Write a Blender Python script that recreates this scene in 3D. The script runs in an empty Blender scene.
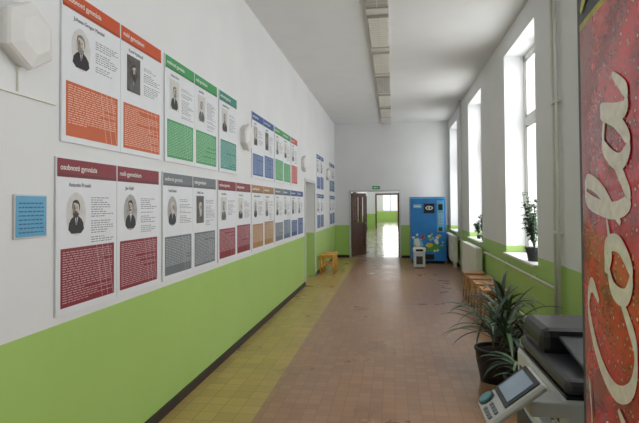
import bpy, bmesh, math, random
from mathutils import Vector, Matrix
random.seed(3)
S = bpy.context.scene
try:
    S.view_settings.view_transform = 'Standard'
    S.view_settings.look = 'None'
except Exception as e:
    print(e)

# ---------------------------------------------------------------- materials
def lin(c):
    return tuple(((v/255)/12.92 if v/255 <= .04045 else ((v/255+.055)/1.055)**2.4) for v in c)
MC = {}
def mat(name, rgb, rough=.6, var=.06, scale=8, bump=0, metal=0, emit=0, coat=0):
    if name in MC: return MC[name]
    m = bpy.data.materials.new(name); m.use_nodes = True
    nt = m.node_tree; b = nt.nodes['Principled BSDF']
    c = lin(rgb)
    n = nt.nodes.new('ShaderNodeTexNoise'); n.inputs['Scale'].default_value = scale
    n.inputs['Detail'].default_value = 3
    tc = nt.nodes.new('ShaderNodeTexCoord'); nt.links.new(tc.outputs['Object'], n.inputs['Vector'])
    r = nt.nodes.new('ShaderNodeValToRGB')
    r.color_ramp.elements[0].position = .3; r.color_ramp.elements[1].position = .7
    r.color_ramp.elements[0].color = (*[v*(1-var) for v in c], 1)
    r.color_ramp.elements[1].color = (*[min(1, v*(1+var)) for v in c], 1)
    nt.links.new(n.outputs['Fac'], r.inputs['Fac']); nt.links.new(r.outputs['Color'], b.inputs['Base Color'])
    b.inputs['Roughness'].default_value = rough; b.inputs['Metallic'].default_value = metal
    b.inputs['Coat Weight'].default_value = coat
    if emit:
        nt.links.new(r.outputs['Color'], b.inputs['Emission Color']); b.inputs['Emission Strength'].default_value = emit
    if bump:
        bp = nt.nodes.new('ShaderNodeBump'); bp.inputs['Strength'].default_value = bump; bp.inputs['Distance'].default_value = .01
        nt.links.new(n.outputs['Fac'], bp.inputs['Height']); nt.links.new(bp.outputs['Normal'], b.inputs['Normal'])
    MC[name] = m; return m

def wall_mat():
    m = bpy.data.materials.new('painted_plaster'); m.use_nodes = True
    nt = m.node_tree; b = nt.nodes['Principled BSDF']; L = nt.links.new
    g = nt.nodes.new('ShaderNodeNewGeometry'); s = nt.nodes.new('ShaderNodeSeparateXYZ')
    L(g.outputs['Position'], s.inputs[0])
    lt = nt.nodes.new('ShaderNodeMath'); lt.operation = 'LESS_THAN'; lt.inputs[1].default_value = .98
    L(s.outputs['Z'], lt.inputs[0])
    n = nt.nodes.new('ShaderNodeTexNoise'); n.inputs['Scale'].default_value = 1.3; n.inputs['Detail'].default_value = 5
    L(g.outputs['Position'], n.inputs['Vector'])
    def ramp(a, c):
        r = nt.nodes.new('ShaderNodeValToRGB'); r.color_ramp.elements[0].position = .3; r.color_ramp.elements[1].position = .7
        r.color_ramp.elements[0].color = (*lin(a), 1); r.color_ramp.elements[1].color = (*lin(c), 1)
        L(n.outputs['Fac'], r.inputs['Fac']); return r
    w = ramp((223, 224, 224), (229, 230, 230)); gr = ramp((166, 202, 108), (172, 207, 116))
    mx = nt.nodes.new('ShaderNodeMix'); mx.data_type = 'RGBA'
    L(lt.outputs[0], mx.inputs['Factor']); L(w.outputs[0], mx.inputs['A']); L(gr.outputs[0], mx.inputs['B'])
    L(mx.outputs['Result'], b.inputs['Base Color'])
    rr = nt.nodes.new('ShaderNodeMapRange'); rr.inputs['To Min'].default_value = .8; rr.inputs['To Max'].default_value = .4
    L(lt.outputs[0], rr.inputs['Value']); L(rr.outputs[0], b.inputs['Roughness'])
    n2 = nt.nodes.new('ShaderNodeTexNoise'); n2.inputs['Scale'].default_value = 60
    L(g.outputs['Position'], n2.inputs['Vector'])
    bp = nt.nodes.new('ShaderNodeBump'); bp.inputs['Strength'].default_value = .12; bp.inputs['Distance'].default_value = .004
    L(n2.outputs['Fac'], bp.inputs['Height']); L(bp.outputs['Normal'], b.inputs['Normal'])
    return m
WALL = wall_mat()

def floor_mat():
    m = bpy.data.materials.new('floor_tiles'); m.use_nodes = True
    nt = m.node_tree; b = nt.nodes['Principled BSDF']; L = nt.links.new
    g = nt.nodes.new('ShaderNodeNewGeometry'); s = nt.nodes.new('ShaderNodeSeparateXYZ'); L(g.outputs['Position'], s.inputs[0])
    def brick(c1, c2, mo, w):
        k = nt.nodes.new('ShaderNodeTexBrick'); k.offset = 0; k.squash = 1
        k.inputs['Color1'].default_value = (*lin(c1), 1); k.inputs['Color2'].default_value = (*lin(c2), 1)
        k.inputs['Mortar'].default_value = (*lin(mo), 1); k.inputs['Scale'].default_value = 1
        k.inputs['Mortar Size'].default_value = .003; k.inputs['Mortar Smooth'].default_value = .3
        k.inputs['Brick Width'].default_value = w; k.inputs['Row Height'].default_value = w
        L(g.outputs['Position'], k.inputs['Vector']); return k
    a = brick((192, 164, 96), (174, 148, 86), (138, 120, 74), .15)
    c = brick((170, 130, 98), (154, 116, 88), (134, 102, 80), .10)
    f = brick((190, 180, 160), (176, 167, 148), (156, 148, 132), .3)
    lt = nt.nodes.new('ShaderNodeMath'); lt.operation = 'LESS_THAN'; lt.inputs[1].default_value = -1.05
    L(s.outputs['X'], lt.inputs[0])
    mx = nt.nodes.new('ShaderNodeMix'); mx.data_type = 'RGBA'
    L(lt.outputs[0], mx.inputs['Factor']); L(c.outputs['Color'], mx.inputs['A']); L(a.outputs['Color'], mx.inputs['B'])
    gt = nt.nodes.new('ShaderNodeMath'); gt.operation = 'GREATER_THAN'; gt.inputs[1].default_value = 15.3
    L(s.outputs['Y'], gt.inputs[0])
    mf = nt.nodes.new('ShaderNodeMix'); mf.data_type = 'RGBA'
    L(gt.outputs[0], mf.inputs['Factor']); L(mx.outputs['Result'], mf.inputs['A']); L(f.outputs['Color'], mf.inputs['B'])
    n = nt.nodes.new('ShaderNodeTexNoise'); n.inputs['Scale'].default_value = 1.5; n.inputs['Detail'].default_value = 6
    L(g.outputs['Position'], n.inputs['Vector'])
    mr = nt.nodes.new('ShaderNodeMapRange'); mr.inputs['To Min'].default_value = .82; mr.inputs['To Max'].default_value = 1.14
    L(n.outputs['Fac'], mr.inputs['Value'])
    mu = nt.nodes.new('ShaderNodeMix'); mu.data_type = 'RGBA'; mu.blend_type = 'MULTIPLY'; mu.inputs['Factor'].default_value = 1
    L(mf.outputs['Result'], mu.inputs['A']); L(mr.outputs[0], mu.inputs['B'])
    L(mu.outputs['Result'], b.inputs['Base Color'])
    mr2 = nt.nodes.new('ShaderNodeMapRange'); mr2.inputs['To Min'].default_value = .2; mr2.inputs['To Max'].default_value = .4
    L(n.outputs['Fac'], mr2.inputs['Value'])
    sb = nt.nodes.new('ShaderNodeMath'); sb.operation = 'MULTIPLY_ADD'; sb.inputs[1].default_value = -.13; L(gt.outputs[0], sb.inputs[0]); L(mr2.outputs[0], sb.inputs[2])
    L(sb.outputs[0], b.inputs['Roughness'])
    return m

def glass_mat():
    m = bpy.data.materials.new('window_glass'); m.use_nodes = True
    nt = m.node_tree; nt.nodes.remove(nt.nodes['Principled BSDF']); out = nt.nodes['Material Output']
    t = nt.nodes.new('ShaderNodeBsdfTransparent'); g = nt.nodes.new('ShaderNodeBsdfGlossy'); g.inputs['Roughness'].default_value = .02
    x = nt.nodes.new('ShaderNodeMixShader'); x.inputs[0].default_value = .05; nt.links.new(t.outputs[0], x.inputs[1]); nt.links.new(g.outputs[0], x.inputs[2])
    nt.links.new(x.outputs[0], out.inputs[0]); return m
GLASS = glass_mat()
WHITE = mat('white_paint', (232, 232, 230), .45, .02)
CEIL = mat('ceiling_plaster', (222, 222, 221), .9, .02, 2)
BASE = mat('baseboard_brown', (44, 34, 32), .5)
BLACK = mat('black_plastic', (30, 31, 34), .4)
DGREY = mat('dark_grey_plastic', (62, 64, 68), .45)
LGREY = mat('light_grey_plastic', (204, 206, 205), .45, .02)
PIPE = mat('pipe_paint', (226, 225, 216), .4, .03)
WOOD = mat('orange_wood', (196, 142, 90), .45, .15, 14)
YWOOD = mat('yellow_wood', (224, 164, 70), .45, .12, 14)
BROWN = mat('brown_door_wood', (92, 62, 48), .5, .15, 6)
STEEL = mat('steel', (150, 152, 155), .35, .03, 8, 0, .9)
PAPER = mat('poster_white', (226, 228, 232), .5, .015)
INK = mat('ink_grey', (96, 96, 98), .6)

# ---------------------------------------------------------------- mesh builder
class MB:
    def __init__(s, name, origin=(0, 0, 0), parent=None):
        s.name = name; s.o = Vector(origin); s.bm = bmesh.new(); s.m = []; s.parent = parent
    def mi(s, m):
        if m not in s.m: s.m.append(m)
        return s.m.index(m)
    def face(s, pts, m, smooth=False):
        vs = [s.bm.verts.new(Vector(p)-s.o) for p in pts]
        f = s.bm.faces.new(vs); f.material_index = s.mi(m); f.smooth = smooth; return f
    def box(s, x0, x1, y0, y1, z0, z1, m, bev=0, M=None):
        vs = []
        for x in (x0, x1):
            for y in (y0, y1):
                for z in (z0, z1):
                    p = Vector((x, y, z))
                    if M: p = M @ p
                    vs.append(s.bm.verts.new(p-s.o))
        fs = []
        for q in ((0, 1, 3, 2), (4, 6, 7, 5), (0, 4, 5, 1), (2, 3, 7, 6), (0, 2, 6, 4), (1, 5, 7, 3)):
            f = s.bm.faces.new([vs[i] for i in q]); f.material_index = s.mi(m); fs.append(f)
        if bev:
            es = list({e for f in fs for e in f.edges})
            bmesh.ops.bevel(s.bm, geom=es, offset=bev, segments=2, affect='EDGES', profile=.5, material=-1)
    def cyl(s, a, b, r, m, r2=None, n=14, caps=True):
        a = Vector(a); b = Vector(b); r2 = r if r2 is None else r2
        d = (b-a).normalized(); u = d.orthogonal().normalized(); v = d.cross(u)
        A = []; B = []
        for i in range(n):
            t = 2*math.pi*i/n; w = u*math.cos(t)+v*math.sin(t)
            A.append(s.bm.verts.new(a+w*r-s.o)); B.append(s.bm.verts.new(b+w*r2-s.o))
        k = s.mi(m)
        for i in range(n):
            f = s.bm.faces.new((A[i], A[(i+1) % n], B[(i+1) % n], B[i])); f.material_index = k; f.smooth = True
        if caps:
            f = s.bm.faces.new(A[::-1]); f.material_index = k
            f = s.bm.faces.new(B); f.material_index = k
    def lathe(s, c, prof, m, n=28):
        c = Vector(c); k = s.mi(m); rings = []
        for r, z in prof:
            rings.append([s.bm.verts.new(c+Vector((r*math.cos(2*math.pi*i/n), r*math.sin(2*math.pi*i/n), z))-s.o) for i in range(n)])
        for a, b in zip(rings, rings[1:]):
            for i in range(n):
                f = s.bm.faces.new((a[i], a[(i+1) % n], b[(i+1) % n], b[i])); f.material_index = k; f.smooth = True
        s.bm.faces.new(rings[0][::-1]).material_index = k
        s.bm.faces.new(rings[-1]).material_index = k
    def done(s, normals=True):
        if normals: bmesh.ops.recalc_face_normals(s.bm, faces=s.bm.faces)
        me = bpy.data.meshes.new(s.name); s.bm.to_mesh(me); s.bm.free()
        for m in s.m: me.materials.append(m)
        o = bpy.data.objects.new(s.name, me); S.collection.objects.link(o)
        if s.parent:
            o.parent = s.parent; o.location = s.o - s.parent.location
        else: o.location = s.o
        return o
def empty(name, loc):
    o = bpy.data.objects.new(name, None); o.location = loc; o.empty_display_size = .1; S.collection.objects.link(o); return o
def text(name, body, size, loc, rot, m, parent, align='LEFT', ext=.0004, shear=0, off=0):
    c = bpy.data.curves.new(name, 'FONT'); c.body = body; c.size = size; c.extrude = ext; c.align_x = align; c.shear = shear; c.offset = off
    c.materials.append(m); o = bpy.data.objects.new(name, c); S.collection.objects.link(o)
    o.parent = parent; o.location = Vector(loc)-parent.location; o.rotation_euler = rot; return o

XL, XR = -1.75, 1.65
Y0, YE, YP, YF = -5.0, 15.2, 34.0, 46.0
H = 4.07
# ---------------------------------------------------------------- room shell
w = MB('floor'); w.box(-2.3, 2.3, Y0-.3, YF+.3, -.15, 0, floor_mat()); w.done()
w = MB('ceiling'); w.box(-2.3, 2.3, Y0-.3, YF+.3, H, H+.15, CEIL); w.done()
w = MB('wall_left')
N0, N1, NH = 9.9, 11.1, 2.08
w.box(XL-.4, XL, Y0, N0, 0, H, WALL); w.box(XL-.4, XL, N1, YF, 0, H, WALL); w.box(XL-.4, XL, N0, N1, NH, H, WALL)
w.box(XL-.4, XL-.3, N0, N1, 0, NH, WALL)
w.done()
WS = [-4.7, -1.1, 2.5, 6.1, 9.7, 13.3, 16.9, 20.5, 24.1, 27.7, 31.3, 35.5, 39.1, 42.7]; WW = 1.62; WB, WT = .86, 3.78
w = MB('wall_right'); y = Y0
for a in WS:
    w.box(XR, XR+.5, y, a, 0, H, WALL); w.box(XR, XR+.5, a, a+WW, 0, WB, WALL); w.box(XR, XR+.5, a, a+WW, WT, H, WALL); y = a+WW
w.box(XR, XR+.5, y, YF, 0, H, WALL); w.done()
w = MB('wall_back'); w.box(-2.2, 2.2, Y0-.3, Y0, 0, H, WALL); w.done()
w = MB('wall_end')
OX0, OX1, OH = -1.27, .18, 2.0
w.box(XL, OX0, YE, YE+.25, 0, H, WALL); w.box(OX1, XR, YE, YE+.25, 0, H, WALL); w.box(OX0, OX1, YE, YE+.25, OH, H, WALL); w.done()
w = MB('wall_partition')
w.box(XL, -1.1, YP, YP+.25, 0, H, WALL); w.box(.3, XR, YP, YP+.25, 0, H, WALL); w.box(-1.1, .3, YP, YP+.25, 2.3, H, WALL); w.done()
w = MB('wall_far')
w.box(XL, -.95, YF, YF+.3, 0, H, WALL); w.box(.45, XR, YF, YF+.3, 0, H, WALL); w.box(-.95, .45, YF, YF+.3, 0, 1.0, WALL); w.box(-.95, .45, YF, YF+.3, 2.7, H, WALL); w.done()
w = MB('baseboard_left')
for a, b in ((Y0, N0), (N1, YE), (YE+.25, YP)): w.box(XL, XL+.018, a, b, 0, .075, BASE)
w.done()
w = MB('baseboard_right'); w.box(XR-.018, XR, Y0, YE, 0, .075, BASE); w.done()
w = MB('baseboard_end'); w.box(XL+.02, OX0-.06, YE-.018, YE, 0, .075, BASE); w.box(OX1+.06, XR-.02, YE-.018, YE, 0, .075, BASE); w.done()
w = MB('trim_1')
w.box(OX0-.05, OX0, YE-.02, YE+.27, 0, OH+.05, LGREY); w.box(OX1, OX1+.04, YE-.02, YE+.27, 0, OH+.04, LGREY); w.box(OX0, OX1, YE-.02, YE+.27, OH, OH+.04, LGREY); w.done()
w = MB('trim_2')
w.box(-1.18, -1.1, YP-.03, YP+.27, 0, 2.35, BROWN); w.box(.3, .38, YP-.03, YP+.27, 0, 2.35, BROWN); w.box(-1.1, .3, YP-.03, YP+.27, 2.25, 2.35, BROWN); w.done()
def leaf(name, hinge, ang, W_=.7, Ht=1.96):
    w = MB(name, hinge); M = Matrix.Translation(hinge) @ Matrix.Rotation(math.radians(ang), 4, 'Z'); t = .04
    w.box(0, .1, 0, t, .01, Ht, BROWN, 0, M); w.box(W_-.1, W_, 0, t, .01, Ht, BROWN, 0, M)
    for z0, z1 in ((.01, .3), (.95, 1.05), (Ht-.12, Ht)): w.box(.1, W_-.1, 0, t, z0, z1, BROWN, 0, M)
    w.box(.1, W_-.1, .015, .025, .3, .95, BROWN, 0, M); w.box(.1, W_-.1, .018, .022, 1.05, Ht-.12, GLASS, 0, M)
    w.box(W_-.07, W_-.04, -.05, t+.05, 1.0, 1.03, STEEL, 0, M); w.done()
leaf('door_5', (OX0+.01, YE+.29, 0), 55)
leaf('door_6', (OX1+.02, YE+.33, 0), 86)
w = MB('door_1', (XL-.27, N0+.6, 0))
w.box(XL-.3, XL-.26, N0+.05, N1-.05, 0, NH-.04, LGREY, .005)
w.box(XL-.262, XL-.25, N0+.18, N1-.18, .2, .9, WHITE, .004); w.box(XL-.262, XL-.25, N0+.18, N1-.18, 1.05, 1.9, WHITE, .004)
w.cyl((XL-.26, N0+.14, 1.02), (XL-.2, N0+.14, 1.02), .01, STEEL); w.cyl((XL-.2, N0+.13, 1.02), (XL-.2, N0+.26, 1.02), .01, STEEL); w.done()
w = MB('door_frame'); w.box(XL-.005, XL+.02, N0-.07, N0, 0, NH+.06, LGREY, .004); w.box(XL-.005, XL+.02, N1, N1+.07, 0, NH+.06, LGREY, .004); w.box(XL-.005, XL+.02, N0, N1, NH, NH+.06, LGREY, .004); w.done()
for i, a in enumerate((22.0, 25.5, 30.0)):
    w = MB('door_%d' % (i+2), (XL, a+.5, 0))
    w.box(XL, XL+.14, a-.1, a, 0, 2.15, BROWN); w.box(XL, XL+.14, a+1, a+1.1, 0, 2.15, BROWN); w.box(XL, XL+.14, a, a+1, 2.05, 2.15, BROWN)
    w.box(XL, XL+.05, a, a+1, .0, 2.05, BROWN); w.box(XL+.05, XL+.065, a+.15, a+.85, .2, .95, BROWN, .005); w.box(XL+.05, XL+.065, a+.15, a+.85, 1.1, 1.9, BROWN, .005)
    w.cyl((XL+.05, a+.1, 1.05), (XL+.11, a+.1, 1.05), .012, STEEL); w.done()

# windows
SKYCOL = (.985, .99, 1)
for i, a in enumerate(WS):
    xo = XR+.28
    w = MB('window_%d' % (i+1), (xo, a+WW/2, WB))
    b = a+WW; F = WHITE
    w.box(xo, xo+.07, a, a+.06, WB, WT, F); w.box(xo, xo+.07, b-.06, b, WB, WT, F)
    w.box(xo, xo+.07, a, b, WB, WB+.07, F); w.box(xo, xo+.07, a, b, WT-.07, WT, F)
    w.box(xo+.005, xo+.075, a+WW/2-.05, a+WW/2+.05, WB, WT, F); w.box(xo-.005, xo+.08, a, b, 2.75, 2.85, F)
    for c in (a+.06, a+WW/2+.05):
        for (z0, z1) in ((WB+.07, 2.75), (2.85, WT-.07)):
            d = c+WW/2-.11
            w.box(xo+.012, xo+.05, c, c+.045, z0, z1, F); w.box(xo+.012, xo+.05, d-.045, d, z0, z1, F)
            w.box(xo+.012, xo+.05, c, d, z0, z0+.045, F); w.box(xo+.012, xo+.05, c, d, z1-.045, z1, F)
    w.face([(xo+.03, a+.05, WB+.05), (xo+.03, b-.05, WB+.05), (xo+.03, b-.05, WT-.05), (xo+.03, a+.05, WT-.05)], GLASS)
    w.cyl((xo-.006, a+WW/2-.02, 1.6), (xo-.006, a+WW/2-.02, 1.75), .01, STEEL)
    w.done()
    s = MB('windowsill', (XR, a+WW/2, WB)); s.box(XR-.05, xo-.018, a+.002, b-.002, WB, WB+.03, WHITE, .006); s.done()
    L = bpy.data.lights.new('sky_light', 'AREA'); L.shape = 'RECTANGLE'; L.size = WW; L.size_y = WT-WB
    L.energy = (64 if a < 13 else 42 if a < 15 else 38 if a < 20 else 74); L.color = SKYCOL
    o = bpy.data.objects.new('window_sky_light', L); S.collection.objects.link(o)
    o.location = (xo+.12, a+WW/2, (WB+WT)/2); o.rotation_euler = (math.radians(90), 0, math.radians(90))
w = MB('window_15', (-.25, YF+.1, 1.1))
w.box(-.95, -.87, YF+.1, YF+.16, 1.0, 2.7, WHITE); w.box(.37, .45, YF+.1, YF+.16, 1.0, 2.7, WHITE); w.box(-.29, -.21, YF+.1, YF+.16, 1.0, 2.7, WHITE)
w.box(-.95, .45, YF+.1, YF+.16, 1.0, 1.08, WHITE); w.box(-.95, .45, YF+.1, YF+.16, 2.62, 2.7, WHITE)
w.face([(-.9, YF+.12, 1.05), (.4, YF+.12, 1.05), (.4, YF+.12, 2.65), (-.9, YF+.12, 2.65)], GLASS); w.done()
L = bpy.data.lights.new('sky_light', 'AREA'); L.shape = 'RECTANGLE'; L.size = 1.3; L.size_y = 1.6; L.energy = 60; L.color = SKYCOL
o = bpy.data.objects.new('window_sky_light', L); S.collection.objects.link(o); o.location = (-.25, YF+.25, 1.85); o.rotation_euler = (math.radians(-90), 0, 0)

# ---------------------------------------------------------------- ceiling lighting channel
root = empty('ceiling_light_track', (-.17, 5, H))
HOUS = mat('fixture_housing', (206, 203, 196), .5, .03); DIFF = mat('fixture_diffuser', (220, 216, 204), .35, .02); LOUV = mat('fixture_louvre', (170, 167, 158), .4, .04)
w = MB('housing', (-.17, 5, H), root)
w.box(-.31, -.03, Y0+.3, YE-.05, H-.05, H, HOUS)
y = .2
i = 0
while y < YE-1.3:
    w.box(-.30, -.04, y, y+1.2, H-.08, H-.05, DIFF if i % 3 else LOUV, .008)
    for k in range(12):
        w.box(-.295, -.045, y+.08+k*.09, y+.09+k*.09, H-.084, H-.078, HOUS)
    w.box(-.305, -.035, y-.03, y-.005, H-.088, H-.05, LOUV); w.box(-.305, -.035, y+1.205, y+1.23, H-.088, H-.05, LOUV)
    w.box(-.175, -.165, y, y+1.2, H-.086, H-.078, HOUS)
    y += 1.55; i += 1
w.done()

# ---------------------------------------------------------------- hexagonal wall lamps
OPAL = mat('opal_glass', (228, 227, 224), .35, .02)
for yy in (2.12, 5.74, 9.62, 13.2):
    z = 2.41
    w = MB('hexagonal_wall_lamp', (XL, yy, z))
    rings = [(.15, 0), (.15, .035), (.165, .045), (.165, .065), (.155, .078), (.105, .1), (.095, .104)]
    R = []
    for r, x in rings:
        R.append([w.bm.verts.new((x, r*math.cos(math.radians(30+60*k)), r*math.sin(math.radians(30+60*k)))) for k in range(6)])
    for a, b in zip(R, R[1:]):
        for k in range(6):
            f = w.bm.faces.new((a[k], a[(k+1) % 6], b[(k+1) % 6], b[k])); f.material_index = w.mi(OPAL)
    w.bm.faces.new(R[-1]); w.bm.faces.new(R[0][::-1])
    if yy < 3: w.box(XL, XL+.014, yy-2, yy+.26, 2.13, 2.142, PIPE); w.box(XL, XL+.012, yy-.01, yy, 2.14, 2.28, PIPE)
    w.done()

# ---------------------------------------------------------------- posters
ROT = (math.radians(90), 0, math.radians(90))
def pmat(c): return mat('poster_colour_%d_%d_%d' % c, c, .5, .03)
PH = mat('photo_backdrop', (168, 166, 162), .5, .3, 14); COAT = mat('photo_coat', (34, 34, 38), .5, .35, 40); SKIN = mat('photo_face', (202, 190, 178), .5, .12, 40)
SHD = mat('photo_shadow', (140, 126, 116), .5, .2, 50); HAIRS = [mat('photo_hair', (62, 58, 56), .6, .45, 120), mat('photo_hair_grey', (128, 126, 124), .6, .4, 120), mat('photo_hair_white', (196, 194, 190), .6, .2, 120)]
PHB = mat('photo_dark_backdrop', (84, 78, 74), .5, .45, 14); PHL = mat('photo_light_backdrop', (206, 204, 200), .5, .12, 14); COATG = mat('photo_coat_grey', (92, 92, 96), .5, .35, 40)
LINE = mat('text_white', (236, 236, 232), .5, 0)
def lighten(c, k): return tuple(int(v+(255-v)*k) for v in c)
NAMES = ['Johann Gregor Mendel', 'Karel Vyslouzil', 'Anton Sova', 'Josef Bek', 'Antonin Prosek', 'Jan Hybl', 'Emil Holub', 'Adolf Loos', 'Pavel Ritter', 'Franz Exner']
cnt = [0]
def poster(y0, z0, col, style=0, W=.576, Hh=.84, hcol=None):
    i = cnt[0]; cnt[0] += 1
    rnd = random.Random(i*7+1)
    xa = XL+.002; xs = XL+.012
    w = MB('info_poster', (xa, y0, z0)); C = pmat(col); HC = pmat(hcol or col); D = pmat(tuple(int(v*.8) for v in (hcol or col))); T = pmat(lighten(col, .6))
    w.box(xa, xs, y0, y0+W, z0, z0+Hh, PAPER)
    def q(u0, u1, v0, v1, m, lay=1):
        x = xs+.0005*lay
        w.face([(x, y0+u0, z0+v0), (x, y0+u1, z0+v0), (x, y0+u1, z0+v1), (x, y0+u0, z0+v1)], m)
    def ell(uc, vc, ru, rv, m, lay, a0=0, a1=360, tilt=0):
        x = xs+.0005*lay; P = []
        for k in range(25 if a1-a0 < 360 else 24):
            a = math.radians(a0+(a1-a0)*k/24); e, f = ru*math.cos(a), rv*math.sin(a)
            P.append((x, y0+uc+e*math.cos(tilt)-f*math.sin(tilt), z0+vc+e*math.sin(tilt)+f*math.cos(tilt)))
        w.face(P, m)
    def poly(pts, m, lay):
        x = xs+.0005*lay; w.face([(x, y0+a, z0+b) for a, b in pts], m)
    hd = .105
    q(.006, W-.004, Hh-hd, Hh-.006, HC); q(.006, W-.004, Hh-hd, Hh-hd+.018, D, 2)
    top = rnd.choice([.335, .335, .31, .35])
    q(.035, W-.03, .035, top, C)
    v = top-.023; vend = rnd.choice([.05, .05, .1])
    while v > vend:
        u = .052
        end = W-.05 if rnd.random() > .14 else W*rnd.uniform(.3, .8)
        while u < end-.01:
            l = min(rnd.uniform(.015, .05), end-u)
            q(u, u+l, v, v+.0046, T, 2); u += l+.008
        v -= .0128
    for k in range(3):
        a = W*(.62+.1*k); poly([(a, top), (a+.004, top), (a+.064, .04), (a+.06, .04)], T, 3)
    pu, pv = W*.29, .535
    t = rnd.choice([-1, 1]); HA = rnd.choice(HAIRS); kind = rnd.choice(['beard', 'beard', 'long', 'moustache', 'bald']); CO = rnd.choice([COAT, COAT, COATG]) if style else COAT
    if style == 0: ell(pu, pv, .088, .12, rnd.choice([PH, PHL]), 1); sc = rnd.uniform(.95, 1.15)
    else: q(pu-.088, pu+.088, pv-.115, pv+.13, rnd.choice([PH, PHL]) if style == 1 else PHB); sc = rnd.uniform(.9, 1.2)
    bw = .068*sc; dz = rnd.uniform(-.006, .012)
    poly([(pu-bw, pv-.085), (pu-bw*.9, pv-.05), (pu-.045, pv-.027), (pu-.018, pv-.012), (pu+.018, pv-.012), (pu+.045, pv-.027), (pu+bw*.9, pv-.05), (pu+bw, pv-.085), (pu+bw*.62, pv-.108), (pu-bw*.62, pv-.108)], CO, 2)
    poly([(pu-.014, pv-.012), (pu+.014, pv-.012), (pu+.003, pv-.06), (pu-.003, pv-.06)], LINE, 3)
    poly([(pu-.005, pv-.02), (pu+.005, pv-.02), (pu+.003, pv-.058), (pu-.003, pv-.058)], COAT, 4)
    fu = pu+.006*t; fv = pv+.028+dz
    if kind != 'bald': ell(fu-.003*t, fv+.012, .034*sc, .038*sc, HA, 3)
    ell(fu, fv, .028*sc, .038*sc, SKIN, 4)
    ell(fu+.014*t*sc, fv-.002, .012, .028, SHD, 5)
    if kind != 'bald': ell(fu, fv+.028*sc, .03*sc, .018, HA, 6, 10, 170, .2*t)
    else:
        for sg in (-1, 1): ell(fu+sg*.026*sc, fv+.006, .006, .016, HA, 6)
    if kind in ('beard', 'long'):
        ell(fu, fv-.022*sc, .026*sc, (.026 if kind == 'beard' else .05)*sc, HA, 6, 180, 360)
    if kind == 'long':
        for sg in (-1, 1): ell(fu+sg*.024*sc, fv-.012, .007, .024, HA, 6)
    if kind != 'bald': ell(fu, fv-.017*sc, .015, .005, HA, 7)
    else: ell(fu, fv-.022, .009, .003, SHD, 6)
    for sg in (-1, 1):
        ell(fu+sg*.011+.002*t, fv+.004, .0045, .0025, COAT, 6); ell(fu+sg*.011+.002*t, fv+.011, .007, .002, HAIRS[0], 6)
    poly([(fu-.002, fv+.004), (fu+.003*t, fv-.01), (fu+.002, fv+.004)], SHD, 6)
    v = .625; ve = rnd.uniform(.36, .46)
    while v > ve:
        u = W*.53; end = W*rnd.uniform(.7, .95)
        while u < end:
            l = rnd.uniform(.012, .04); q(u, min(u+l, W-.03), v, v+.0042, INK, 1); u += l+.008
        v -= .0135 if rnd.random() > .2 else .027
    o = w.done(False)
    text('title', 'malé gymnázium' if i % 2 else 'osobnosti gymnázia', .042, (xs+.002, y0+.03, z0+Hh-.066), ROT, LINE, o, off=.0004)
    text('person_name', NAMES[i % len(NAMES)], .032, (xs+.0012, y0+.10, z0+Hh-.155), ROT, INK, o)
ORG = (200, 94, 46); ORH = (200, 80, 36); GRN = (60, 156, 88); TEA = (42, 136, 118); BLU = (46, 86, 148); RED = (192, 74, 56)
DRD = (134, 34, 46); GRY = (108, 115, 120); BRN = (164, 118, 68); SLT = (84, 108, 134); NVY = (48, 76, 130)
ZU, ZLo = 1.95, 1.025
for y0, c, st, hc in ((2.42, ORG, 0, ORH), (3.0, ORG, 2, ORH), (3.64, GRN, 1, 0), (4.22, GRN, 1, 0), (4.86, TEA, 1, 0), (6.05, BLU, 1, 0), (6.63, BLU, 2, 0), (7.27, GRN, 1, 0), (7.85, GRN, 1, 0), (8.48, RED, 1, 0), (11.4, BLU, 1, 0), (11.98, BLU, 1, 0), (13.75, SLT, 1, 0), (14.33, BLU, 1, 0)):
    poster(y0, ZU, c, st, hcol=hc)
for y0, c, st in ((2.38, DRD, 0), (2.96, DRD, 0), (3.6, GRY, 0), (4.18, GRY, 2), (4.82, DRD, 1), (5.4, DRD, 1), (6.03, BRN, 0), (6.61, BRN, 1), (7.25, GRY, 1), (7.83, SLT, 1), (8.45, NVY, 1), (9.03, NVY, 1), (11.4, BLU, 1), (11.98, NVY, 1), (13.75, NVY, 1), (14.33, BLU, 1)):
    poster(y0, ZLo, c, st)
w = MB('blue_wall_plaque', (XL, 2.2, 1.55)); PB = mat('plaque_blue', (84, 160, 196), .35, .08)
w.box(XL, XL+.012, 2.09, 2.31, 1.45, 1.66, LGREY, .002); w.box(XL+.012, XL+.014, 2.097, 2.303, 1.457, 1.653, PB)
PT = mat('plaque_text', (40, 90, 130), .5)
for k in range(8):
    u = 2.115
    while u < 2.27:
        l = random.uniform(.012, .03); w.box(XL+.014, XL+.0145, u, min(u+l, 2.285), 1.475+k*.02, 1.481+k*.02, PT); u += l+.006
w.done()

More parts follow.
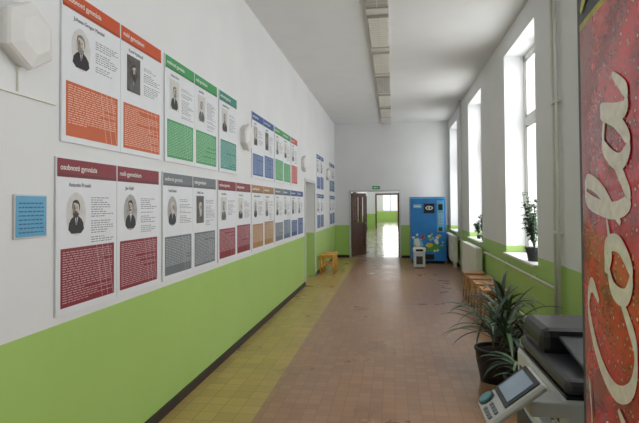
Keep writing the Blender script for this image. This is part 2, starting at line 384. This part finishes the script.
# ---------------------------------------------------------------- vending machine by the end wall (blue)
vx0, vx1, vy0, vy1, vh = .46, 1.40, 13.75, 14.5, 1.80
root = empty('vending_machine', (.93, 14.1, 0))
VB = mat('vending_blue', (44, 138, 218), .3, .12, 3); VD = mat('vending_side', (40, 70, 110), .4); VC = mat('vending_cyan', (110, 190, 232), .35, .1, 5)
w = MB('cabinet', (.93, 14.1, 0), root)
w.box(vx0, vx1, vy0+.06, vy1, .06, vh, VD, .012); w.box(vx0+.04, vx1-.04, vy0+.1, vy1-.05, 0, .06, BLACK)
w.done()
w = MB('front_door', (.93, 14.1, 0), root)
w.box(vx0, vx1, vy0, vy0+.06, .08, vh, VB, .012)
w.box(vx0+.70, vx1-.05, vy0-.008, vy0, .85, 1.70, VC, .004)
w.box(vx0+.16, vx0+.62, vy0-.012, vy0, .12, .26, BLACK, .005)
w.box(vx0+.74, vx1-.09, vy0-.014, vy0-.008, 1.44, 1.6, BLACK)
for r in range(4):
    for c in range(2): w.box(vx0+.74+c*.06, vx0+.78+c*.06, vy0-.016, vy0-.008, 1.06+r*.08, 1.11+r*.08, LGREY, .003)
w.box(vx0+.74, vx1-.1, vy0-.014, vy0-.008, .88, .98, DGREY)
w.box(vx0, vx1, vy0-.003, vy0, vh-.05, vh-.02, VC)
w.done()
w = MB('front_graphics', (.93, 14.1, 0), root)
def disc(uc, vc, ru, rv, m, lay, rot=0):
    y = vy0-.004-.0015*lay; p = []
    for k in range(24):
        a = 2*math.pi*k/24; x = ru*math.cos(a); z = rv*math.sin(a); c, s_ = math.cos(rot), math.sin(rot)
        p.append((vx0+uc+x*c-z*s_, y, vc+x*s_+z*c))
    w.face(p, m)
GW = mat('graphic_white', (235, 240, 242), .4, .02); GY = mat('graphic_yellow', (225, 200, 60), .4); GG = mat('graphic_green', (80, 170, 80), .4); GR = mat('graphic_red', (200, 60, 50), .4); GP = mat('graphic_lightblue', (130, 205, 238), .4)
w.box(vx0+.36, vx0+.64, vy0-.008, vy0-.004, 1.36, 1.62, BLACK)
disc(.50, 1.5, .10, .055, GW, 3); disc(.50, 1.5, .07, .033, BLACK, 4); disc(.50, 1.5, .03, .02, GW, 5)
w.box(vx0+.08, vx0+.3, vy0-.008, vy0-.004, 1.5, 1.6, GP); w.box(vx0+.1, vx0+.26, vy0-.009, vy0-.008, 1.53, 1.56, GW)
rr = random.Random(5)
for k in range(34):
    disc(rr.uniform(.06, .88), rr.uniform(.3, .82), rr.uniform(.015, .045), rr.uniform(.02, .06), rr.choice([GW, GP, GY, GG, GW, GP, GW]), 3+k*.1, rr.uniform(0, 3))
disc(.2, .52, .13, .17, GP, 2, .4); disc(.18, .56, .07, .11, GW, 7, .3); disc(.6, .42, .2, .1, GG, 2.2, .2); disc(.5, .5, .09, .06, GY, 7, .2); disc(.32, .72, .04, .07, GR, 7.2, -.6); disc(.68, .6, .05, .08, GW, 7.4, .5)
w.done()
w = MB('waste_bin', (.62, 12.9, 0)); 
w.box(.50, .78, 12.75, 13.03, .02, .40, LGREY, .02); w.box(.485, .795, 12.735, 13.045, .40, .50, WHITE, .02); w.box(.55, .73, 12.73, 12.737, .425, .48, BLACK)
w.box(.52, .76, 12.77, 13.01, 0, .02, BLACK); w.box(.56, .72, 12.745, 12.752, .1, .3, DGREY, .003); w.done()
w = MB('exit_sign', (-.5, YE, 2.12)); EG = mat('exit_green', (30, 130, 70), .4, .02, emit=.3)
w.box(-.62, -.38, YE-.03, YE, 2.06, 2.17, LGREY, .004); w.box(-.61, -.39, YE-.033, YE-.03, 2.07, 2.16, EG)
w.box(-.57, -.5, YE-.035, YE-.033, 2.1, 2.13, LINE); w.face([(-.48, YE-.036, 2.09), (-.43, YE-.036, 2.115), (-.48, YE-.036, 2.14)], LINE); w.done(False)

# ---------------------------------------------------------------- radiators and pipes
def radiator(y0, y1, x1=1.60, h0=.14, h1=.80):
    w = MB('radiator', (x1-.06, (y0+y1)/2, h0)); y = y0
    while y < y1:
        w.box(x1-.13, x1-.01, y, y+.045, h0, h1, PIPE, .014)
        y += .06
    w.cyl((x1-.07, y0-.03, h0+.06), (x1-.07, y, h0+.06), .024, PIPE); w.cyl((x1-.07, y0-.03, h1-.06), (x1-.07, y, h1-.06), .024, PIPE)
    for yy in (y0+.1, y-.15):
        w.box(x1-.11, x1-.03, yy, yy+.03, 0, h0+.02, PIPE)
        w.cyl((x1-.05, yy, h1-.1), (XR-.002, yy, h1-.1), .01, PIPE)
    w.done()
radiator(9.4, 11.2); radiator(12.9, 14.6)
w = MB('heating_pipes', (XR-.04, 5.3, 0))
for yy in (5.22, 5.34): w.cyl((XR-.04, yy, 0), (XR-.04, yy, H), .016, PIPE)
w.cyl((XR-.04, 5.34, .74), (XR-.04, 9.35, .74), .016, PIPE); w.cyl((XR-.04, 5.22, .2), (XR-.04, 9.35, .2), .016, PIPE)
for yy in (12.3, 12.42): w.cyl((XR-.04, yy, 0), (XR-.04, yy, H), .016, PIPE)
w.cyl((XR-.04, 11.3, .74), (XR-.04, 12.85, .74), .016, PIPE); w.cyl((XR-.04, 11.3, .2), (XR-.04, 12.85, .2), .016, PIPE)
for yy in (5.28, 12.36):
    for z in (1.3, 2.6, 3.7): w.box(XR-.06, XR, yy-.1, yy+.1, z, z+.02, PIPE)
for yy in (6.2, 7.6, 8.9):
    for z in (.74, .2): w.box(XR-.06, XR, yy, yy+.02, z-.03, z+.02, PIPE)
w.done()

# ---------------------------------------------------------------- stools
def stool(cx, cy, WD=WOOD, h=.45, s=.17):
    w = MB('wooden_stool', (cx, cy, 0))
    w.box(cx-s, cx+s, cy-s, cy+s, h-.025, h, WD, .008)
    for sx in (-1, 1):
        for sy in (-1, 1):
            w.cyl((cx+sx*(s-.015), cy+sy*(s-.015), 0), (cx+sx*(s-.04), cy+sy*(s-.04), h-.025), .013, WD, .017, 10)
    for sgn in (-1, 1):
        w.box(cx+sgn*(s-.04)-.009, cx+sgn*(s-.04)+.009, cy-s+.04, cy+s-.04, h-.065, h-.025, WD); w.box(cx-s+.04, cx+s-.04, cy+sgn*(s-.04)-.009, cy+sgn*(s-.04)+.009, h-.065, h-.025, WD)
        w.box(cx+sgn*(s-.03)-.007, cx+sgn*(s-.03)+.007, cy-s+.03, cy+s-.03, .14, .16, WD); w.box(cx-s+.03, cx+s-.03, cy+sgn*(s-.03)-.007, cy+sgn*(s-.03)+.007, .2, .22, WD)
    w.done()
for yy in (7.1, 7.65, 8.2, 8.8): stool(1.34, yy)
stool(-1.52, 11.6, YWOOD); stool(-1.52, 12.1, YWOOD)

# ---------------------------------------------------------------- plants
LEAF = mat('leaf_dark', (50, 70, 54), .4, .3, 9); LEAF2 = mat('leaf_mid', (88, 110, 80), .4, .3, 9); POT = mat('pot_black', (38, 38, 42), .4); SOIL = mat('soil', (52, 38, 28), .9, .3, 40, .5); TERRA = mat('terracotta', (168, 96, 66), .7, .1); STEM = mat('plant_stem', (110, 98, 70), .7, .2, 30)
def blade(w, base, az, L, wd, up, droop, m, n=9):
    k = w.mi(m); p = Vector(base); a = up; prev = None; d = Vector((math.cos(az), math.sin(az), 0)); sd = Vector((-math.sin(az), math.cos(az), 0))
    for i in range(n+1):
        t = i/n; ww = wd*(math.sin(math.pi*min(1, .12+.88*t))**.7 if t < 1 else 0.02)
        nrm = Vector((-math.sin(a)*d.x, -math.sin(a)*d.y, math.cos(a)))
        l = w.bm.verts.new(p+sd*ww/2+nrm*ww*.2-w.o); c = w.bm.verts.new(p-w.o); r = w.bm.verts.new(p-sd*ww/2+nrm*ww*.2-w.o)
        if prev:
            for q in ((prev[0], prev[1], c, l), (prev[1], prev[2], r, c)):
                f = w.bm.faces.new(q); f.material_index = k; f.smooth = True
        prev = (l, c, r)
        p = p+(d*math.cos(a)+Vector((0, 0, math.sin(a))))*L/n; a -= droop/n*(.5+t)
        if p.z < .03: p.z = .03
def big_plant(cx, cy, ph, pr, n, L, seed, stem, wl=1):
    r = random.Random(seed)
    w = MB('potted_plant', (cx, cy, 0))
    w.lathe((cx, cy, 0), [(pr*.75, 0), (pr*.95, ph*.6), (pr, ph*.92), (pr*1.06, ph*.93), (pr*1.06, ph), (pr*.93, ph), (pr*.9, ph-.04)], POT)
    w.lathe((cx, cy, 0), [(pr*.9, ph-.045), (pr*.88, ph-.03), (pr*.4, ph-.02)], SOIL)
    for j in range(3):
        sx, sy = r.uniform(-.05, .05), r.uniform(-.05, .05); top = ph+stem*r.uniform(.5, 1.15)
        tx, ty = cx+sx*2.4, cy+sy*2.4
        w.cyl((cx+sx, cy+sy, ph-.04), (tx, ty, top), .011, STEM, .008, 8)
        for i in range(n):
            az = r.uniform(0, 6.28); l = L*r.uniform(.7, 1.15)
            if cx+l*math.cos(az) > XR-.12: l *= .55
            blade(w, (tx, ty, top-.1*r.random()), az, l, r.uniform(.032, .046)*wl, r.uniform(.35, 1.4), r.uniform(.9, 2.2), LEAF if r.random() < .7 else LEAF2)
    w.done(False)
big_plant(.90, 4.75, .30, .17, 14, .62, 2, .17)
big_plant(1.16, 5.3, .32, .17, 12, .60, 8, .22)
big_plant(1.0, 4.15, .24, .14, 8, .40, 12, .06)
def sill_plant(cx, cy, s, seed, nst=11, sp=1):
    r = random.Random(seed); z = WB+.031
    w = MB('houseplant', (cx, cy, z))
    w.lathe((cx, cy, z), [(.055*s, 0), (.075*s, .11*s), (.083*s, .11*s), (.083*s, .13*s), (.07*s, .13*s)], TERRA if seed == 9 else DGREY, 20)
    w.lathe((cx, cy, z), [(.07*s, .12*s), (.03*s, .125*s)], SOIL, 20)
    for j in range(nst):
        az = r.uniform(0, 6.28); tl = r.uniform(.02, .15)*s*sp; hh = r.uniform(.2, .52)*s
        b = Vector((cx, cy, z+.11*s)); dx = tl*math.cos(az)*.6; dx = min(dx, .05)
        t = Vector((cx+dx-.03, cy+tl*math.sin(az), z+.12*s+hh))
        w.cyl(b, t, .004, LEAF2, .003, 6)
        for i in range(14):
            f = r.uniform(.3, 1); p = b.lerp(t, f); za = r.uniform(0, 6.28); l = r.uniform(.045, .085)
            if math.cos(za) > .3: l *= .5
            blade(w, p, za, l, .042, r.uniform(-.2, .9), 1.0, LEAF if r.random() < .55 else LEAF2, 4)
    w.done(False)
sill_plant(XR+.07, 6.5, 1.35, 3, 26, 1.4); sill_plant(XR+.08, 10.0, .8, 5); sill_plant(XR+.08, 10.6, .6, 6)

# ---------------------------------------------------------------- copier
cx0, cx1, cy0, cy1 = .52, 1.14, 1.66, 2.26
O = (.84, 1.96, 0); root = empty('photocopier', O)
w = MB('body', O, root)
w.box(cx0, cx1, cy0, cy1, .06, .80, LGREY, .012)
for k in range(4): w.box(cx0-.012, cx0+.01, cy0+.03, cy1-.03, .10+k*.17, .25+k*.17, WHITE if k != 3 else DGREY, .006)
for k in range(3): w.box(cx0-.02, cx0-.01, cy0+.2, cy1-.2, .20+k*.17, .23+k*.17, DGREY, .003)
for a in (cx0+.06, cx1-.06):
    for b in (cy0+.06, cy1-.06): w.cyl((a, b, 0), (a, b, .07), .03, BLACK)
w.box(cx0+.05, cx1, cy0+.03, cy1, .80, .88, DGREY, .004)
w.box(cx0-.005, cx1-.1, cy0+.02, cy0+.12, .80, .88, LGREY, .006); w.box(cx0-.005, cx1-.1, cy1-.1, cy1, .80, .88, LGREY, .006)
w.done()
w = MB('scanner_unit', O, root)
w.box(cx0, cx1, cy0, cy1, .88, .985, LGREY, .012); w.box(cx0-.003, cx0+.01, cy0+.05, cy1-.05, .90, .925, DGREY); w.box(cx0+.01, cx1-.01, cy0+.01, cy1-.01, .985, .995, BLACK)
w.done()
w = MB('document_feeder', O, root)
w.box(cx0+.01, cx1-.02, cy0+.01, cy1-.01, .995, 1.045, DGREY, .018)
w.box(cx0+.02, cx1-.04, cy1-.30, cy1-.02, 1.03, 1.135, BLACK, .03)
w.box(cx0+.015, cx0+.03, cy1-.27, cy1-.05, 1.06, 1.075, DGREY)
M = Matrix.Translation((0, cy0+.03, 1.055)) @ Matrix.Rotation(math.radians(9), 4, 'X')
w.box(cx0+.08, cx1-.08, 0, .32, .0, .012, DGREY, .004, M)
w.box(cx0+.2, cx0+.22, .02, .28, .012, .04, DGREY, .004, M); w.box(cx1-.18, cx1-.16, .02, .28, .012, .04, DGREY, .004, M)
w.done()
w = MB('control_panel', O, root)
SCR = mat('lcd_screen', (130, 150, 168), .15, .12, 6, emit=.12); BTN = mat('button_grey', (130, 134, 140), .4); BG = mat('button_teal', (90, 150, 160), .4)
M = Matrix.Translation((.275, 1.60, .925)) @ Matrix.Rotation(math.radians(-38), 4, 'Y')
w.box(0, .215, 0, .19, -.028, 0, LGREY, .012, M)
w.box(.075, .207, .01, .18, 0, .004, BLACK, .002, M); w.box(.092, .19, .028, .162, .004, .006, SCR, 0, M)
for a in range(2):
    for b in range(4):
        c = M @ Vector((.02+a*.024, .022+b*.022, 0)); d = M @ Vector((.02+a*.024, .022+b*.022, .006)); w.cyl(c, d, .0075, BTN, n=12)
w.cyl(M @ Vector((.038, .15, 0)), M @ Vector((.038, .15, .006)), .029, DGREY, n=20); w.cyl(M @ Vector((.038, .15, 0)), M @ Vector((.038, .15, .011)), .023, BG, n=20)
w.box(.42, cx0+.02, 1.66, 1.76, .93, .98, LGREY, .006)
w.done()

# ---------------------------------------------------------------- red drinks machine
def red_mat():
    m = bpy.data.materials.new('red_droplet_print'); m.use_nodes = True
    nt = m.node_tree; b = nt.nodes['Principled BSDF']; L = nt.links.new
    tc = nt.nodes.new('ShaderNodeTexCoord')
    v = nt.nodes.new('ShaderNodeTexVoronoi'); v.inputs['Scale'].default_value = 60; v.inputs['Randomness'].default_value = 1; L(tc.outputs['Object'], v.inputs['Vector'])
    r = nt.nodes.new('ShaderNodeValToRGB'); e = r.color_ramp.elements
    e[0].position = .12; e[0].color = (*lin((252, 160, 138)), 1); e[1].position = .55; e[1].color = (*lin((212, 26, 36)), 1)
    x = e.new(.28); x.color = (*lin((160, 8, 20)), 1)
    L(v.outputs['Distance'], r.inputs['Fac'])
    n = nt.nodes.new('ShaderNodeTexNoise'); n.inputs['Scale'].default_value = 9; n.inputs['Detail'].default_value = 5; L(tc.outputs['Object'], n.inputs['Vector'])
    r2 = nt.nodes.new('ShaderNodeValToRGB'); r2.color_ramp.elements[0].position = .4; r2.color_ramp.elements[1].position = .6
    r2.color_ramp.elements[0].color = (.5, .36, .36, 1); r2.color_ramp.elements[1].color = (1.15, 1.15, 1.15, 1); L(n.outputs['Fac'], r2.inputs['Fac'])
    mu = nt.nodes.new('ShaderNodeMix'); mu.data_type = 'RGBA'; mu.blend_type = 'MULTIPLY'; mu.inputs['Factor'].default_value = 1
    L(r.outputs[0], mu.inputs['A']); L(r2.outputs[0], mu.inputs['B']); L(mu.outputs['Result'], b.inputs['Base Color'])
    b.inputs['Roughness'].default_value = .22; b.inputs['Coat Weight'].default_value = .6; b.inputs['Coat Roughness'].default_value = .05
    return m
RP = red_mat(); CREAM = mat('script_white', (240, 230, 214), .35, .12, 50, coat=.5)
my0, my1, mx0, mx1, mh = .62, 1.32, .46, 1.26, 2.15
O = (.86, .97, 0); root = empty('drinks_machine', O)
GOLD = mat('header_gold', (186, 180, 70), .4, .3, 20)
w = MB('cabinet', O, root)
w.box(mx0+.03, mx1, my0, my1, .08, mh, DGREY, .015); w.box(mx0+.08, mx1-.04, my0+.04, my1-.04, 0, .08, BLACK)
w.box(mx0-.002, mx0+.04, my1-.022, my1, .1, mh-.02, DGREY, .004); w.box(mx0-.002, mx0+.04, my0, my0+.022, .1, mh-.02, DGREY, .004)
w.done()
def fx(y): 
    t = (y-(my0+my1)/2)/((my1-my0)/2); return mx0-.022*(1-t*t)
w = MB('front_panel', O, root)
NY = 24; ys = [my0+.02+(my1-my0-.04)*i/NY for i in range(NY+1)]
for z0, z1, m in ((.1, .55, RP), (.55, 2.02, RP), (2.02, 2.035, GOLD), (2.035, mh-.02, BLACK)):
    for a, b in zip(ys, ys[1:]):
        w.face([(fx(a), a, z0), (fx(b), b, z0), (fx(b), b, z1), (fx(a), a, z1)], m, True)
for e in (ys[0], ys[-1]): w.face([(fx(e), e, .1), (mx0+.035, e, .1), (mx0+.035, e, mh-.02), (fx(e), e, mh-.02)], BLACK)
w.done()
w = MB('front_lettering', O, root)
def ribbon(pts, wd, m, lay=1):
    P = [Vector(p) for p in pts]; P = [P[0]]+P+[P[-1]]; out = []
    for i in range(1, len(P)-2):
        for k in range(10):
            t = k/10; a, b, c, d = P[i-1:i+3]
            out.append(.5*((2*b)+(c-a)*t+(2*a-5*b+4*c-d)*t*t+(3*b-a-3*c+d)*t**3))
    out.append(P[-2]); prev = None; k = w.mi(m)
    for i, p in enumerate(out):
        d = (out[min(i+1, len(out)-1)]-out[max(i-1, 0)]).normalized(); nn = Vector((-d.y, d.x))
        ww = wd*(.3+.7*abs(d.x))*min(1, .35+.65*math.sin(math.pi*i/(len(out)-1))*3)
        A = p+nn*ww/2; B = p-nn*ww/2
        vs = [w.bm.verts.new(Vector((fx(q.x)-.0015*lay, q.x, q.y))-w.o) for q in (A, B)]
        if prev:
            f = w.bm.faces.new((prev[0], prev[1], vs[1], vs[0])); f.material_index = k
        prev = vs
GL = {'C': [(.2, .19), (.235, .25), (.16, .28), (.05, .2), (0, .09), (.04, 0), (.14, -.02), (.25, .06)],
 'o': [(.09, .13), (.01, .09), (0, .02), (.06, -.01), (.12, .05), (.11, .12), (.06, .13), (.1, .1), (.18, .12)],
 'c': [(.12, .11), (.07, .14), (0, .07), (.02, 0), (.08, 0), (.17, .08)],
 'a': [(.13, .12), (.05, .13), (0, .04), (.04, -.01), (.1, .05), (.14, .14), (.12, .02), (.16, 0), (.22, .07)],
 'l': [(0, .04), (.08, .16), (.11, .27), (.06, .27), (.03, .1), (.05, 0), (.1, .02), (.16, .08)]}
lay = 1
for ch, s0 in (('C', .56), ('o', .76), ('c', .89), ('a', 1.01), ('C', 1.22), ('o', 1.42), ('l', 1.56), ('a', 1.68)):
    ribbon([(1.015+t*.86, s0+s_*.82) for s_, t in GL[ch]], .036, CREAM, lay); lay = 1.6 if lay == 1 else 1
ribbon([(1.16, .60), (1.26, .70), (1.28, .9), (1.24, 1.08), (1.26, 1.2)], .02, CREAM, 2)
ribbon([(.93, .3), (.86, .7), (.92, 1.1), (.85, 1.5), (.93, 1.86)], .06, CREAM, 2)
ribbon([(1.28, 2.06), (1.2, 2.10), (1.1, 2.08), (.95, 2.11)], .03, GOLD, 2)
w.done(False)

# ---------------------------------------------------------------- sky light
W = bpy.data.worlds.new('overcast_sky'); S.world = W; W.use_nodes = True
bg = W.node_tree.nodes['Background']
bg.inputs['Color'].default_value = (.93, .97, 1, 1); bg.inputs['Strength'].default_value = 1.3

# ---------------------------------------------------------------- camera
cam = bpy.data.cameras.new('camera'); co = bpy.data.objects.new('camera', cam); S.collection.objects.link(co)
cam.sensor_width = 36; cam.lens = 500/639*36; cam.clip_start = .05
p = 1.2
co.matrix_world = Matrix.Translation((0, 0, 1.6)) @ Matrix.Rotation(math.atan(73.5/500), 4, 'Z') @ Matrix.Rotation(math.radians(90+p), 4, 'X') @ Matrix.Rotation(math.radians(-.4), 4, 'Z')
cam.shift_y = -(6.5+500*math.tan(math.radians(p)))/639
S.camera = co
